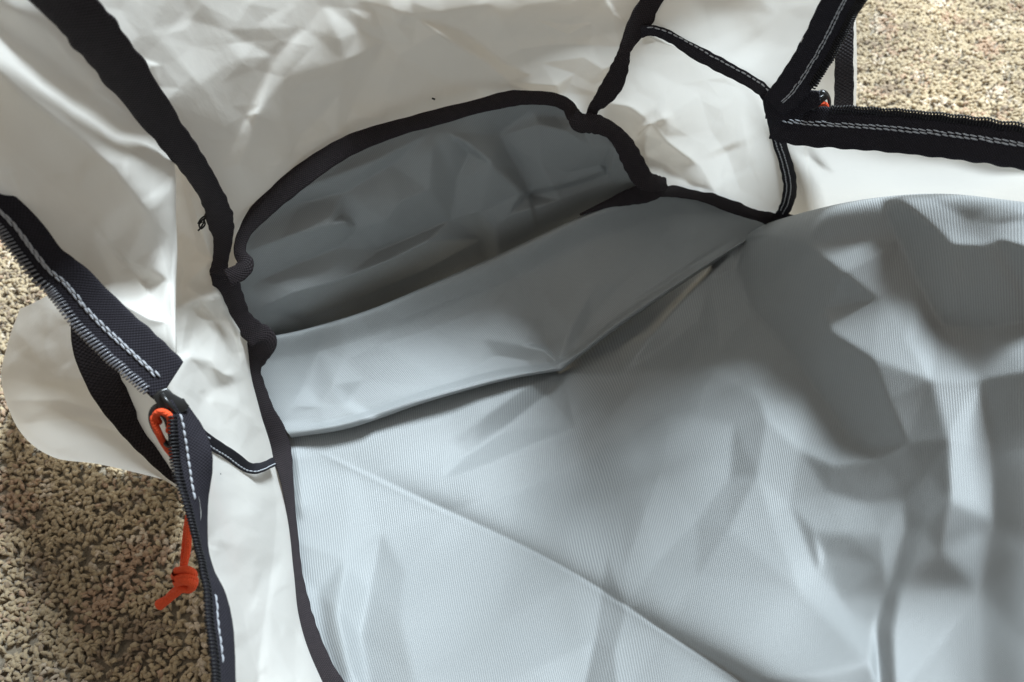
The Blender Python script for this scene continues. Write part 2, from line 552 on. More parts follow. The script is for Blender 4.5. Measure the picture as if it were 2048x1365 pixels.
def braid(m):
    nt = m.node_tree; b = nt.nodes['Principled BSDF']
    tc = node(nt, 'ShaderNodeTexCoord'); sp3 = node(nt, 'ShaderNodeSeparateXYZ'); nt.links.new(tc.outputs['Object'], sp3.inputs[0])
    p = math_n(nt, 'ADD', sp3.outputs[0], math_n(nt, 'MULTIPLY', sp3.outputs[2], 0.8)); q = math_n(nt, 'SUBTRACT', sp3.outputs[0], math_n(nt, 'MULTIPLY', sp3.outputs[2], 0.8))
    w = math_n(nt, 'MULTIPLY', math_n(nt, 'SINE', math_n(nt, 'MULTIPLY', p, 6283.0 / 1.1)), math_n(nt, 'SINE', math_n(nt, 'MULTIPLY', q, 6283.0 / 1.1)))
    bp = node(nt, 'ShaderNodeBump', Strength=0.8, Distance=0.00025)
    nt.links.new(w, bp.inputs['Height']); nt.links.new(bp.outputs[0], b.inputs['Normal'])


braid(M_ORANGE)
M_CORE = mat_plain('cord_core', (0.8, 0.78, 0.74), 0.7)
M_LINT = mat_plain('dark_lint', (0.02, 0.02, 0.02), 0.8)
M_YARN = mat_carpet()

# ------------------------------------------------------------------ carpet
def carpet():
    m, nt, b, out = new_mat('carpet_backing')
    tc = node(nt, 'ShaderNodeTexCoord')
    n1 = node(nt, 'ShaderNodeTexNoise', Scale=260.0, Detail=4.0); nt.links.new(tc.outputs['Object'], n1.inputs['Vector'])
    nt.links.new(mix_col(nt, n1.outputs['Fac'], (0.22, 0.18, 0.13, 1), (0.42, 0.36, 0.28, 1)), b.inputs['Base Color'])
    b.inputs['Roughness'].default_value = 0.95
    bp = node(nt, 'ShaderNodeBump', Strength=1.0, Distance=0.003)
    nt.links.new(n1.outputs['Fac'], bp.inputs['Height']); nt.links.new(bp.outputs[0], b.inputs['Normal'])
    xs = np.linspace(-1.6, 1.8, 60); ys = np.linspace(-0.8, 2.2, 54)
    X, Y = np.meshgrid(xs, ys)
    Z = -0.0036 + 0.0008 * np.sin(X * 31) * np.cos(Y * 27)
    base = link('carpet', mesh_np('carpet', np.stack([X, Y, Z], -1).reshape(-1, 3), grid_faces(54, 60), np.stack([X, Y], -1).reshape(-1, 2)), None, m)
    base['kind'] = 'structure'
    # pile: short curled tufts of twisted yarn
    g = np.random.default_rng(11)
    sp_ = 0.0029
    px, py = np.meshgrid(np.arange(-0.52, 0.86, sp_), np.arange(0.02, 1.06, sp_ * 0.9))
    px = (px + g.uniform(-.5, .5, px.shape) * sp_ * 1.1).ravel(); py = (py + g.uniform(-.5, .5, py.shape) * sp_ * 1.1).ravel()
    rel = np.stack([px, py, np.full_like(px, -CAM_H)], -1)
    dep = rel @ FWD; uu = 1024 + FPX * (rel @ RGT) / dep; vv = 682.5 - FPX * (rel @ UPV) / dep
    near = (uu > -260) & (uu < 2200) & (vv > -90) & (vv < 1600)
    # footprint of the bag stays free
    foot = np.array([(-0.12, 0.14), (-0.06, 0.05), (0.06, 0.03), (0.30, 0.16), (0.34, 0.34), (0.20, 0.44), (0.02, 0.46), (-0.12, 0.33)])
    inside = np.ones(px.shape, bool)
    for k in range(len(foot)):
        a, b2 = foot[k], foot[(k + 1) % len(foot)]
        inside &= ((b2[0] - a[0]) * (py - a[1]) - (b2[1] - a[1]) * (px - a[0])) > 0
    keep = near & ~inside & ((dep < 0.62) | (g.uniform(0, 1, dep.shape) < 0.62))
    px, py = px[keep], py[keep]; n = len(px)
    # clumped colour: beige, olive-brown, russet, with a few dark ones
    def field(sc, seed):
        gg = np.random.default_rng(seed); r = np.zeros(n)
        for _ in range(9):
            a = gg.uniform(0, 6.28); k = 6.28 / (sc * gg.uniform(.5, 1.7)); r += np.sin(k * (px * math.cos(a) + py * math.sin(a)) + gg.uniform(0, 6.28))
        return r / 3
    c = np.tile(np.array([[0.40, 0.335, 0.225]]), (n, 1))
    f1, f2 = field(0.06, 1) + g.normal(0, .55, n), field(0.05, 2) + g.normal(0, .5, n)
    c = np.where((f1 > 1.0)[:, None], np.array([[0.39, 0.285, 0.20]]), c)
    c = np.where((f2 > 1.15)[:, None], np.array([[0.25, 0.195, 0.135]]), c)
    c = np.where((f2 < -1.25)[:, None], np.array([[0.52, 0.46, 0.37]]), c)
    c = c * np.array([[1.42, 1.33, 1.25]]) * g.uniform(0.86, 1.12, (n, 1)) * (1 + 0.10 * field(0.2, 3))[:, None]
    # tuft shape
    segs, sides = 4, 4
    t = np.linspace(0, 1, segs)
    far = (np.hypot(px, py) > .62); ang = field(0.045, 5) * 1.4 + g.normal(0, .9, n); L = g.uniform(0.0040, 0.0072, n); R = g.uniform(0.00105, 0.00155, n) * np.where(far, 1.25, 1.0)
    bend = g.normal(0, 0.9, n); hgt = g.uniform(0.0014, 0.0034, n); zb = -0.0038 + 0.0009 * field(0.02, 7)
    th = ang[:, None] + bend[:, None] * (t[None] - .3)
    dx = np.cumsum(np.cos(th), 1) / segs * L[:, None]; dy = np.cumsum(np.sin(th), 1) / segs * L[:, None]
    arch = np.sin(np.pi * np.clip(0.1 + t * g.uniform(.65, .95, n)[:, None], 0, 1))
    Cx = px[:, None] + dx; Cy = py[:, None] + dy; Cz = zb[:, None] + 0.0012 + hgt[:, None] * arch + 0.0011 * np.sin(np.pi * t)[None]
    C = np.stack([Cx, Cy, Cz], -1)
    T = np.gradient(C, axis=1); T /= np.linalg.norm(T, axis=2)[..., None]
    up = np.array([0, 0, 1.0]); S = np.cross(T, up); S /= np.linalg.norm(S, axis=2)[..., None] + 1e-9; N = np.cross(S, T)
    r = R[:, None] * np.array([.5, 1.0, 1.02, .45])[None]
    tw = g.uniform(0, 6.28, n)[:, None] + t[None] * 2.4
    a = np.linspace(0, 2 * math.pi, sides, endpoint=False)
    A = tw[..., None] + a
    lob = 1 + 0.22 * np.cos(2 * (a))[None, None]
    V = C[:, :, None] + (r[..., None] * lob)[..., None] * (S[:, :, None] * np.cos(A)[..., None] + N[:, :, None] * np.sin(A)[..., None])
    i = np.arange(segs - 1)[:, None]; j = np.arange(sides)[None]; j2 = (j + 1) % sides
    f = np.stack([(i * sides + j).ravel(), (i * sides + j2).ravel(), ((i + 1) * sides + j2).ravel(), ((i + 1) * sides + j).ravel()], 1)
    F = (f[None] + (np.arange(n) * segs * sides)[:, None, None]).reshape(-1, 4)
    me = mesh_np('carpet_pile', V.reshape(-1, 3), F)
    at = me.attributes.new('yarn', 'FLOAT_COLOR', 'POINT')
    cc = np.concatenate([c, np.ones((n, 1))], 1)
    at.data.foreach_set('color', np.repeat(cc, segs * sides, 0).astype(np.float32).ravel())
    o = link('pile', me, base, M_YARN)
    o['kind'] = 'stuff'
    pass


carpet()

# ------------------------------------------------------------------ the bag
bag = bpy.data.objects.new('duffel_bag', None)
COL.objects.link(bag)
bag.location = (0, 0, 0)
bag['label'] = 'open white duffel bag with grey liner, black binding and unzipped black zippers on beige carpet'
bag['category'] = 'bag'

# --- grey liner: back panel
A_ctrl = [
 [(478,500,.357),(510,430,.362),(620,345,.372),(760,270,.387),(900,232,.397),(1050,202,.402),(1145,212,.402),(1230,285,.40),(1300,365,.415)],
 [(480,560,.365),(530,520,.375),(650,450,.392),(790,385,.41),(930,335,.42),(1070,295,.425),(1170,290,.42),(1250,330,.415),(1320,375,.42)],
 [(488,620,.378),(560,600,.395),(680,550,.418),(820,480,.438),(960,425,.446),(1100,375,.448),(1200,350,.440),(1280,355,.428),(1335,378,.428)],
 [(495,670,.396),(590,660,.420),(720,615,.447),(860,555,.467),(1000,495,.474),(1140,430,.470),(1230,400,.460),(1300,380,.446),(1345,385,.440)],
 [(505,720,.42),(610,710,.45),(750,670,.475),(890,600,.495),(1030,540,.50),(1170,470,.495),(1260,430,.485),(1320,400,.47),(1360,400,.455)]]
A_feat = [('step', [(1054,388),(1150,366),(1240,334)], 7, 10, {'soft': 4, 'fall': 40, 'ends': (.05, .3)})]
A_fac = [([
 [(498,503,2),(560,480,4),(600,465,5),(660,450,5),(695,444,4)], [(678,400,-2),(684,428,-3),(712,458,-3)],
 [(712,458,-3),(771,443,5),(800,404,6),(832,470,-3)], [(520,430,-2),(600,405,-4),(690,385,-3),(780,330,0)],
 [(560,395,4),(644,360,5),(760,318,6),(864,264,5),(893,262,4),(985,330,6),(1045,386,5)],
 [(985,222,-4),(1000,272,-5),(1035,340,-5),(1058,388,-4)], [(940,300,-3),(913,365,-4),(961,423,1),(991,458,4)],
 [(860,380,4),(900,440,-4)], [(1080,250,4),(1130,262,4),(1190,300,3)], [(1060,215,-4),(1110,228,-5),(1150,238,-2)],
 [(1080,330,3),(1140,345,2),(1200,330,1)], [(520,560,-2),(600,525,-5),(680,495,-6),(760,500,-5)],
 [(510,620,3),(590,585,5),(680,560,5),(780,520,6),(860,480,5)], [(600,640,-4),(720,595,-6),(850,540,-6),(960,480,-6)],
 [(1020,430,5),(1120,400,5),(1220,365,4)], [(1215,335,-3),(1225,290,3)]], {'seed': 3, 'blur': 2, 'gain': 1.3})]
patch('liner_back_panel', A_ctrl, 200, 300, M_GREY, bag, A_feat, und=(1.0, 200, 5), uvrot=0.3, hold='tlr', fac=A_fac)

# --- grey liner: middle panel, rolled over the fold
B_ctrl = [
 [(500,700,.41),(610,680,.435),(750,640,.455),(890,580,.475),(1030,515,.48),(1170,450,.475),(1260,415,.465),(1330,395,.455),(1470,425,.48)],
 [(500,680,.386),(600,662,.407),(735,622,.426),(870,566,.440),(1005,508,.445),(1150,440,.442),(1250,400,.435),(1330,382,.433),(1470,412,.463)],
 [(515,730,.392),(620,710,.412),(760,670,.43),(900,615,.445),(1040,560,.452),(1180,490,.452),(1290,450,.45),(1380,425,.452),(1495,425,.468)],
 [(535,790,.395),(640,775,.409),(790,730,.425),(930,685,.438),(1070,635,.447),(1210,560,.453),(1330,500,.457),(1430,460,.460),(1520,440,.471)],
 [(560,840,.396),(665,830,.405),(810,785,.418),(950,745,.430),(1095,715,.439),(1235,620,.450),(1365,545,.458),(1465,490,.464),(1540,455,.472)],
 [(580,872,.396),(700,853,.402),(850,802,.413),(1000,760,.424),(1122,738,.432),(1250,642,.445),(1400,540,.456),(1500,478,.465),(1555,455,.474)],
 [(585,877,.412),(702,856,.418),(852,806,.429),(1002,764,.440),(1123,741,.448),(1252,646,.461),(1402,544,.472),(1503,482,.480),(1557,459,.488)]]
F2 = [(585,868),(700,847),(850,796),(1000,754),(1120,732),(1250,636),(1400,535),(1500,472)]
B_feat = [('bump', [(p[0], p[1]-3) for p in F2], 1.3, 5, {'ends': (.12, .15)}), ('bump', [(p[0], p[1]-14) for p in F2], -.7, 5, {'ends': (.12, .15)})]
B_fac = [([
 [(1118,728,3),(1085,700,4),(1040,690,2),(965,678,0)], [(1116,726,3),(1140,660,4),(1185,580,2),(1230,520,0)],
 [(1095,690,-3),(1085,640,-3),(1090,590,0)], [(1050,722,-4),(990,712,-4),(950,735,-1)], [(1000,755,2),(960,762,2),(900,780,1)],
 [(1150,700,-3),(1180,640,-3),(1250,560,-1)],
 [(575,830,-2),(612,770,-5),(640,700,-3)], [(640,815,3),(668,770,4),(690,720,2)], [(700,800,-3),(730,760,-3),(780,700,0)],
 [(560,740,3),(585,700,3)], [(590,812,2),(640,806,2),(690,812,1)],
 [(1320,480,-3),(1345,430,-3),(1350,400,0)], [(1390,470,3),(1400,430,2)],
 [(800,640,3),(900,600,3),(1000,560,2)], [(760,690,0),(860,660,-2),(960,620,-2)]], {'seed': 4, 'blur': 3, 'gain': .7})]
patch('liner_middle_panel', crisp(B_ctrl, 4), 260, 340, M_GREY, bag, B_feat, und=(1.2, 260, 9), uvrot=0.35, hold='lr', fac=B_fac)

# --- grey liner: floor and near wall with the hump
C_ctrl = [
 [(556,840,.425),(700,820,.44),(850,770,.455),(1000,730,.467),(1120,700,.477),(1250,610,.488),(1400,510,.50),(1530,445,.505),(1630,440,.43),(1760,430,.365),(1900,425,.335),(2110,440,.285)],
 [(562,876,.402),(700,853,.414),(850,803,.427),(1000,763,.439),(1120,742,.449),(1250,645,.460),(1400,545,.472),(1530,465,.45),(1620,426,.37),(1750,398,.318),(1900,390,.285),(2110,412,.243)],
 [(574,962,.392),(715,950,.400),(860,910,.412),(1010,870,.422),(1140,840,.430),(1280,750,.435),(1420,650,.434),(1530,570,.415),(1640,520,.358),(1770,490,.312),(1910,480,.276),(2110,490,.233)],
 [(592,1060,.378),(730,1050,.382),(870,1020,.387),(1030,980,.397),(1170,950,.402),(1310,870,.398),(1440,780,.385),(1550,700,.372),(1660,640,.340),(1785,610,.298),(1920,590,0.26),(2110,590,.228)],
 [(600,1160,.355),(745,1150,.36),(890,1130,.36),(1050,1090,.362),(1200,1060,.36),(1340,980,.352),(1465,900,.342),(1575,830,.328),(1680,780,.307),(1800,745,.276),(1930,720,0.248),(2110,710,.218)],
 [(615,1260,.33),(765,1250,.33),(910,1235,.33),(1075,1200,.328),(1225,1170,.322),(1365,1110,.312),(1490,1040,.303),(1600,980,.293),(1700,930,.279),(1815,890,.258),(1940,860,0.235),(2110,850,.208)],
 [(645,1350,.305),(790,1345,.303),(935,1330,.30),(1100,1310,.295),(1250,1280,.288),(1390,1240,.278),(1515,1190,.268),(1620,1140,.26),(1720,1095,.249),(1830,1050,.235),(1950,1020,0.218),(2110,1000,.196)],
 [(690,1460,.275),(820,1460,.272),(960,1450,.268),(1130,1440,.262),(1280,1430,.253),(1420,1420,.243),(1540,1410,.234),(1640,1400,.226),(1740,1390,.217),(1850,1380,.206),(1960,1370,0.196),(2130,1360,0.177)],
 [(740,1570,.25),(860,1570,.248),(1000,1560,.245),(1160,1560,.238),(1310,1560,.229),(1450,1560,.22),(1570,1560,.212),(1670,1560,.205),(1770,1560,.199),(1870,1560,.192),(1980,1560,.184),(2150,1560,.174)]]
C_ctrl = [r + [e] for r, e in zip(C_ctrl, [(2480,470,.26),(2500,440,.225),(2500,520,.215),(2500,620,.207),(2500,730,.199),(2500,860,.191),(2500,1010,.182),(2500,1370,.168),(2500,1560,.15)])]
_cu = [790,900,1040,1190,1340,1480,1600,1700,1800,1900,2010,2180,2500]
C_ctrl.append([(u, 1780, d) for u, d in zip(_cu, [.225,.222,.219,.213,.206,.198,.191,.186,.181,.176,.170,.163,.145])])
C_ctrl.append([(u, 2060, .30) for u in _cu])          # front wall, outside, down to the carpet
C_feat = [
 ('lift', [(1650,1480),(1500,1370),(1350,1275),(1120,1130),(850,1000),(600,880)], 8.0, 62, {'ends': (0, .4)}),
 ('ridge', [(1645,1486),(1495,1376),(1345,1281),(1115,1136),(845,1006),(600,886)], .8, 9, {'ends': (0, .1)}),
 ('ridge', [(590,880),(600,960),(605,1050)], 3, 18),
]
C_fac = [([
 # dark band: ridge along its upper right, valley along its lower left
 [(1478,466,7),(1540,472,16),(1610,486,18),(1688,546,18),(1645,618,11),(1662,664,13),(1745,718,14),(1775,800,11),(1815,888,5)],
 [(1472,540,-11),(1508,622,-16),(1580,706,-16),(1650,800,-14),(1700,872,-11),(1740,900,-3)],
 [(1420,560,0),(1440,700,0),(1520,800,0),(1600,900,0)],
 # bar, stem, foot and slit under it
 [(1665,928,2),(1760,918,2),(1852,942,2.5),(1846,1060,2.5),(1806,1162,2)],
 [(1655,985,-2),(1740,1008,-3),(1808,1000,-2.5),(1815,1060,-2),(1784,1165,-2)],
 [(1690,1060,.5),(1760,1070,1),(1765,1130,.5)],
 [(1796,1180,2),(1782,1262,2.5),(1792,1390,2)], [(1772,1190,-2),(1752,1262,-2.5),(1762,1390,-2.5)],
 # crest and the shaded side beyond it
 [(1760,600,4),(1810,680,6),(1862,760,9),(1896,880,9),(1900,1000,6),(1880,1100,2)], [(1960,760,2),(1985,900,-2),(1990,1050,-5),(1960,1180,-5)],
 [(2060,740,5),(2080,900,0),(2090,1100,-5)],
 # dark patch at the upper right
 [(1815,408,4),(1862,450,6),(1905,488,8),(1960,492,8),(2000,478,7),(2080,500,8)], [(1800,480,-3),(1835,560,-8),(1885,650,-9),(1965,662,-9),(2080,640,-8)],
 [(1940,440,2),(1990,450,4),(2060,440,2)],
 # long folds below the middle
 [(1532,838,3),(1514,950,4),(1455,1060,4),(1395,1150,2)], [(1468,850,-3),(1462,955,-4),(1395,1045,-4),(1318,1122,-2)],
 [(1322,940,.6),(1285,1040,1.2),(1250,1130,.5)], [(1278,945,-.6),(1245,1040,-1.2),(1215,1110,-.5)],
 [(1540,1035,2),(1600,1180,2.5),(1740,1325,2)], [(1580,1010,-1),(1640,1150,-1),(1745,1265,-1)],
 [(1625,1060,1),(1700,1070,1)], [(1650,1110,-1.5),(1690,1215,-1)],
 # tucks radiating from the pucker
 [(1126,746,3),(1255,748,4),(1400,726,3),(1480,730,0)], [(1150,728,-3),(1230,700,-6),(1300,650,-7),(1400,555,-6),(1490,485,-4)],
 [(1250,742,4),(1306,668,4),(1372,590,4),(1472,498,3)], [(1330,690,-2),(1400,640,-3)],
 [(1112,752,2),(1050,776,3),(970,832,3),(905,880,1)], [(1092,790,-2),(1004,862,-3),(932,912,-2)],
 [(1310,775,2),(1150,856,2.5),(1000,918,2.5),(885,958,1)], [(1340,825,-2),(1185,912,-2.5),(1035,982,-2.5),(930,1014,-1)],
 # near the left end and along the bottom
 [(808,1140,2),(800,1240,4),(826,1350,4),(840,1450,2)], [(742,1180,-4),(722,1280,-6),(742,1400,-5)], [(690,1120,2),(672,1215,3),(696,1330,2)], [(640,1190,-4),(652,1290,-4),(690,1400,-3)],
 [(1192,1280,-4),(1165,1400,-5)], [(1250,1222,3),(1228,1300,4),(1236,1420,3)],
 [(700,930,1),(760,1060,0)], [(900,1150,1),(1000,1250,0),(1060,1340,1)]], {'seed': 5, 'blur': 4, 'gain': 1.25})]
patch('liner_floor_panel', crisp(C_ctrl, 4, [.16, .16, .36, .5]), 420, 470, M_GREY, bag, C_feat, und=(1.0, 300, 3), uvrot=0.0, fac=C_fac)

# --- white lid
W1 = [
 [(-250,-480,.14),(100,-480,.19),(400,-480,.26),(680,-480,.32),(900,-480,.345),(1130,-480,.355),(1320,-460,.345),(1560,-400,.30)],
 [(-60,-220,.17),(200,-220,.22),(450,-220,.28),(700,-220,.328),(900,-220,.348),(1100,-220,.356),(1250,-200,.355),(1420,-160,.336)],
 [(130,0,.20),(330,0,.25),(500,0,.29),(700,0,.33),(880,0,.35),(1050,0,.36),(1180,0,.36),(1305,0,.355)],
 [(250,150,.235),(400,140,.275),(560,130,.31),(720,110,.345),(880,100,.365),(1040,85,.375),(1160,80,.375),(1265,85,.37)],
 [(370,300,.285),(470,280,.31),(600,240,.345),(740,200,.37),(890,170,.385),(1040,150,.39),(1150,145,.39),(1220,165,.385)],
 [(436,440,.335),(520,410,.356),(630,340,.377),(760,275,.392),(900,235,.402),(1050,205,.407),(1140,212,.406),(1175,245,.399)],
 [(425,610,.378),(520,530,.402),(640,400,.41),(770,330,.42),(910,290,.43),(1050,260,.435),(1140,250,.43),(1172,255,.42)]]
W1_f = []
W1_fac = [([
 [(441,346,-2),(470,280,-3),(549,114,-3),(607,54,0)], [(400,168,2),(440,140,3),(485,116,2)], [(480,330,3),(520,220,4),(575,150,3)],
 [(512,292,2),(574,233,3),(640,205,4),(682,180,5)], [(649,10,2),(680,80,5),(688,122,5),(684,178,5),(672,262,4)],
 [(512,400,2),(529,333,3),(587,300,-2),(670,263,3)], [(560,330,3),(600,270,-3),(640,235,-2)],
 [(690,246,-2),(724,168,-3),(773,84,-3),(800,50,0)], [(720,60,-3),(715,0,-2)],
 [(832,34,5),(877,68,7),(960,118,7),(1018,163,6),(1056,184,2)], [(800,110,0),(870,150,-2),(960,180,0)], [(920,60,-3),(1000,120,-3),(1060,150,-4)],
 [(1060,168,-4),(1082,126,-2),(1168,114,-1),(1206,138,-2)], [(1040,100,4),(1100,90,6),(1190,92,6)], [(1112,172,-6),(1148,148,3),(1186,170,2)], [(1120,200,2),(1160,205,3)],
 [(980,10,3),(1060,40,4),(1150,50,2)], [(760,220,2),(850,200,0)], [(300,60,2),(380,40,-2),(450,60,2)]], {'seed': 6, 'spacing': 130, 'amp': 1.5, 'blur': 2, 'gain': .75}),
 ([], {'seed': 61, 'spacing': 46, 'amp': .6, 'blur': 0})]
patch('lid_panel', W1, 280, 260, M_WHITE, bag, W1_f, und=(2.0, 340, 2), hold='b', fac=W1_fac)

# --- white end flap of the lid, left
W2 = [
 [(-260,-400,.14),(-80,-180,.17),(95,0,.200),(230,160,.236),(330,275,.268),(350,340,.275),(352,430,.283),(354,520,.285),(338,520,.315)],
 [(-300,-270,.145),(-120,-60,.165),(30,80,.19),(170,230,.222),(280,340,.25),(330,420,.268),(345,500,.275),(352,570,.278),(336,580,.305)],
 [(-320,-150,.155),(-140,40,.175),(0,180,.195),(130,330,.225),(240,430,.248),(305,510,.262),(338,570,.268),(352,615,.27),(336,620,.30)],
 [(-330,-40,.168),(-150,140,.19),(-20,290,.208),(90,410,.232),(190,510,.25),(270,580,.26),(325,625,.263),(352,645,.263),(336,650,.29)],
 [(-330,90,.185),(-150,260,.205),(-10,390,.222),(70,460,.236),(160,560,.248),(240,630,.255),(310,670,.257),(353,690,.257),(336,695,.28)],
 [(-330,150,.195),(-150,320,.215),(-10,430,.228),(70,520,.24),(150,610,.25),(230,680,.255),(300,720,.256),(350,730,.255),(336,735,.27)]]
W2_f = [
 ('bump', [(-60,90),(60,190),(190,280),(300,400),(345,520)], 6, 40, {'ends': (0, .2)}),
 ('bump', [(-60,20),(80,110),(200,220),(310,310)], -5, 36, {'ends': (0, .2)}),
 ('ridge', [(230,600),(310,640),(350,642)], 2.5, 16),
 ('bump', [(210,430),(270,530),(330,620)], -4, 40),
]
patch('lid_end_flap', W2, 150, 200, M_WHITE, bag, W2_f, und=(1.2, 240, 8), hold='br', fac=[([[(-40,40,-2),(80,150,-3),(200,250,-3),(300,330,-2)], [(-40,110,4),(90,220,5),(210,320,5),(300,430,4),(340,560,2)], [(60,330,-2),(180,440,-3),(280,560,-3)], [(236,600,2),(300,640,3),(346,642,3)], [(250,520,2),(300,590,-2)]], {'seed': 7, 'spacing': 110, 'amp': 1.0, 'blur': 3}), ([], {'seed': 71, 'spacing': 44, 'amp': .4, 'blur': 0})])

# --- white end panel, left
W4 = [
 [(320,270,.32),(345,280,.31),(365,290,.30),(385,300,.285)],
 [(320,380,.34),(355,385,.33),(390,390,.32),(420,395,.31)],
 [(320,470,.345),(360,475,.345),(400,478,.343),(440,480,.345)],
 [(310,560,.33),(355,560,.34),(400,555,.348),(445,548,.355)],
 [(310,650,.30),(370,660,.325),(430,670,.35),(495,680,.378)],
 [(320,740,.272),(385,750,.31),(450,760,.35),(512,765,.388)],
 [(340,810,.252),(400,840,.30),(470,860,.345),(540,870,.395)],
 [(370,900,.247),(430,930,.295),(500,945,.34),(560,940,.398)],
 [(400,1010,.242),(455,1020,.285),(520,1030,.325),(583,1030,.385)],
 [(400,1120,.237),(465,1130,.27),(530,1140,.31),(595,1150,.357)],
 [(430,1220,.228),(485,1230,.258),(545,1240,.29),(610,1255,.33)],
 [(450,1365,.216),(510,1365,.24),(580,1365,.268),(650,1365,.298)],
 [(470,1500,.20),(540,1500,.22),(620,1500,.24),(710,1500,.265)],
 [(500,1750,.175),(590,1750,.19),(690,1750,.208),(795,1780,.225)]]
W4_f = [
 ('ridge', [(360,560),(400,590),(445,600)], 4, 16),
 ('ridge', [(355,700),(420,720),(450,750),(490,740)], 5, 14),
 ('ridge', [(385,580),(370,660),(360,720)], 4, 20),
 ('ridge', [(440,600),(470,650),(500,680)], 3, 16),
 ('ridge', [(430,930),(500,970),(560,1020)], 2.5, 18),
 ('ridge', [(535,930),(552,1010),(548,1100),(535,1200),(520,1300),(510,1420)], -4, 30, {'ends': (.1, 0)}),
 ('ridge', [(360,360),(390,440),(425,520)], 4, 16),
 ('ridge', [(400,800),(460,810),(520,850)], 2.5, 20),
]
patch('end_panel', W4, 320, 110, M_WHITE, bag, W4_f, und=(.8, 120, 4), hold='r', fac=[([[(445,597,3),(401,604,4),(360,615,2)], [(398,612,-3),(385,660,-4),(378,700,-2)], [(380,715,3),(426,722,5),(436,741,5),(469,756,4),(482,728,2)], [(440,640,-3),(470,672,-2),(500,684,3)], [(430,780,-2),(400,810,-3)], [(480,800,3),(500,850,3)], [(440,860,2),(480,900,2)], [(360,340,2),(392,430,4),(425,520,2)], [(372,400,-3),(398,500,-3)], [(430,950,2),(520,990,2)], [(440,1080,2),(510,1100,2)], [(460,1230,2),(540,1220,2)], [(430,1000,0),(470,1150,-2),(500,1300,0)]], {'seed': 8, 'spacing': 60, 'amp': 1.5, 'blur': 1, 'gain': 1.3}), ([], {'seed': 81, 'spacing': 28, 'amp': .55, 'blur': 0})])

# --- white outer shell, left
W5 = [
 [(330,520,.30),(335,620,.285),(335,720,.265),(335,800,.255),(345,880,.255),(360,950,.26),(400,1020,.29)],
 [(230,540,.33),(235,630,.315),(235,720,.31),(245,800,.31),(270,870,.315),(310,930,.33),(380,1000,.36)],
 [(140,570,.36),(130,640,.355),(125,730,.355),(145,810,.36),(190,870,.37),(260,920,.385),(370,985,.41)],
 [(60,610,.40),(40,680,.40),(40,765,.405),(70,830,.415),(130,885,.425),(230,925,.435),(365,970,.445)],
 [(40,620,.43),(15,690,.435),(3,765,.44),(38,860,.455),(105,914,.46),(205,930,.463),(360,966,.465)],
 [(70,640,.50),(45,700,.505),(35,765,.505),(60,840,.492),(120,890,.48),(215,912,.476),(365,950,.472)]]
W5_f = [
 ('ridge', [(60,700),(120,760),(200,760)], 3, 26), ('ridge', [(40,840),(130,830),(250,860)], 3, 24),
 ('ridge', [(110,905),(180,880),(300,915)], 2.5, 20), ('ridge', [(100,620),(90,700),(60,780)], 2, 26),
]
patch('outer_shell', W5, 150, 150, M_WHITE, bag, W5_f, fac=[([[(60,690,2),(120,760,4),(200,762,3)], [(30,800,-2),(120,800,-4),(220,830,-3)], [(40,848,3),(130,838,4),(250,866,4)], [(110,900,-2),(180,882,-3),(300,912,-2)], [(100,620,3),(92,700,3),(60,770,2)], [(260,760,3),(290,820,3),(330,880,2)]], {'seed': 9, 'spacing': 75, 'amp': 2.2, 'blur': 1, 'gain': 2.0}), ([], {'seed': 91, 'spacing': 34, 'amp': 1.0, 'blur': 1})])

# --- right end panel, right end flap, front wall and outer shell on the right
W6 = [
 [(1290,40,.362),(1350,70,.358),(1420,105,.35),(1490,145,.34),(1540,185,.33)],
 [(1255,110,.372),(1330,140,.372),(1410,170,.37),(1490,200,.362),(1550,230,.345)],
 [(1215,190,.388),(1300,215,.392),(1400,240,.392),(1490,265,.385),(1565,290,.368)],
 [(1185,240,.398),(1290,290,.405),(1390,310,.412),(1490,330,.412),(1580,345,.40)],
 [(1240,290,.405),(1310,345,.42),(1400,365,.435),(1490,385,.44),(1585,395,.43)],
 [(1290,370,.42),(1340,385,.437),(1410,405,.455),(1490,425,.468),(1580,435,.465)],
 [(1300,400,.455),(1350,420,.475),(1420,440,.50),(1500,455,.52),(1600,450,.51)]]
W6_f = [
 ('ridge', [(1200,205),(1260,215),(1300,245)], -3, 14), ('ridge', [(1260,285),(1300,250),(1350,230)], -4, 14),
 ('ridge', [(1300,245),(1330,280),(1400,330)], -3, 22), ('ridge', [(1300,250),(1290,300),(1300,340)], 3, 22),
 ('ridge', [(1320,330),(1380,370),(1430,380)], 3, 22), ('ridge', [(1540,250),(1500,310),(1530,400)], 2.5, 22),
 ('bump', [(1450,290),(1480,360)], 4, 40),
]
patch('end_panel', W6, 160, 180, M_WHITE, bag, W6_f, und=(.8, 160, 7), hold='l', fac=[([[(1200,207,-2),(1262,216,-3),(1300,246,-4),(1345,228,-3)], [(1262,288,-3),(1300,250,-4),(1330,282,-4),(1400,332,-2)], [(1290,270,3),(1288,310,3),(1305,345,2)], [(1330,330,3),(1385,370,3),(1430,384,2)], [(1540,252,-2),(1500,312,-3),(1530,405,-2)], [(1420,260,3),(1455,310,4),(1480,380,3)], [(1300,140,0),(1400,190,1),(1480,230,0)]], {'seed': 10, 'spacing': 80, 'amp': .9, 'blur': 1}), ([], {'seed': 101, 'spacing': 34, 'amp': .4, 'blur': 0})])
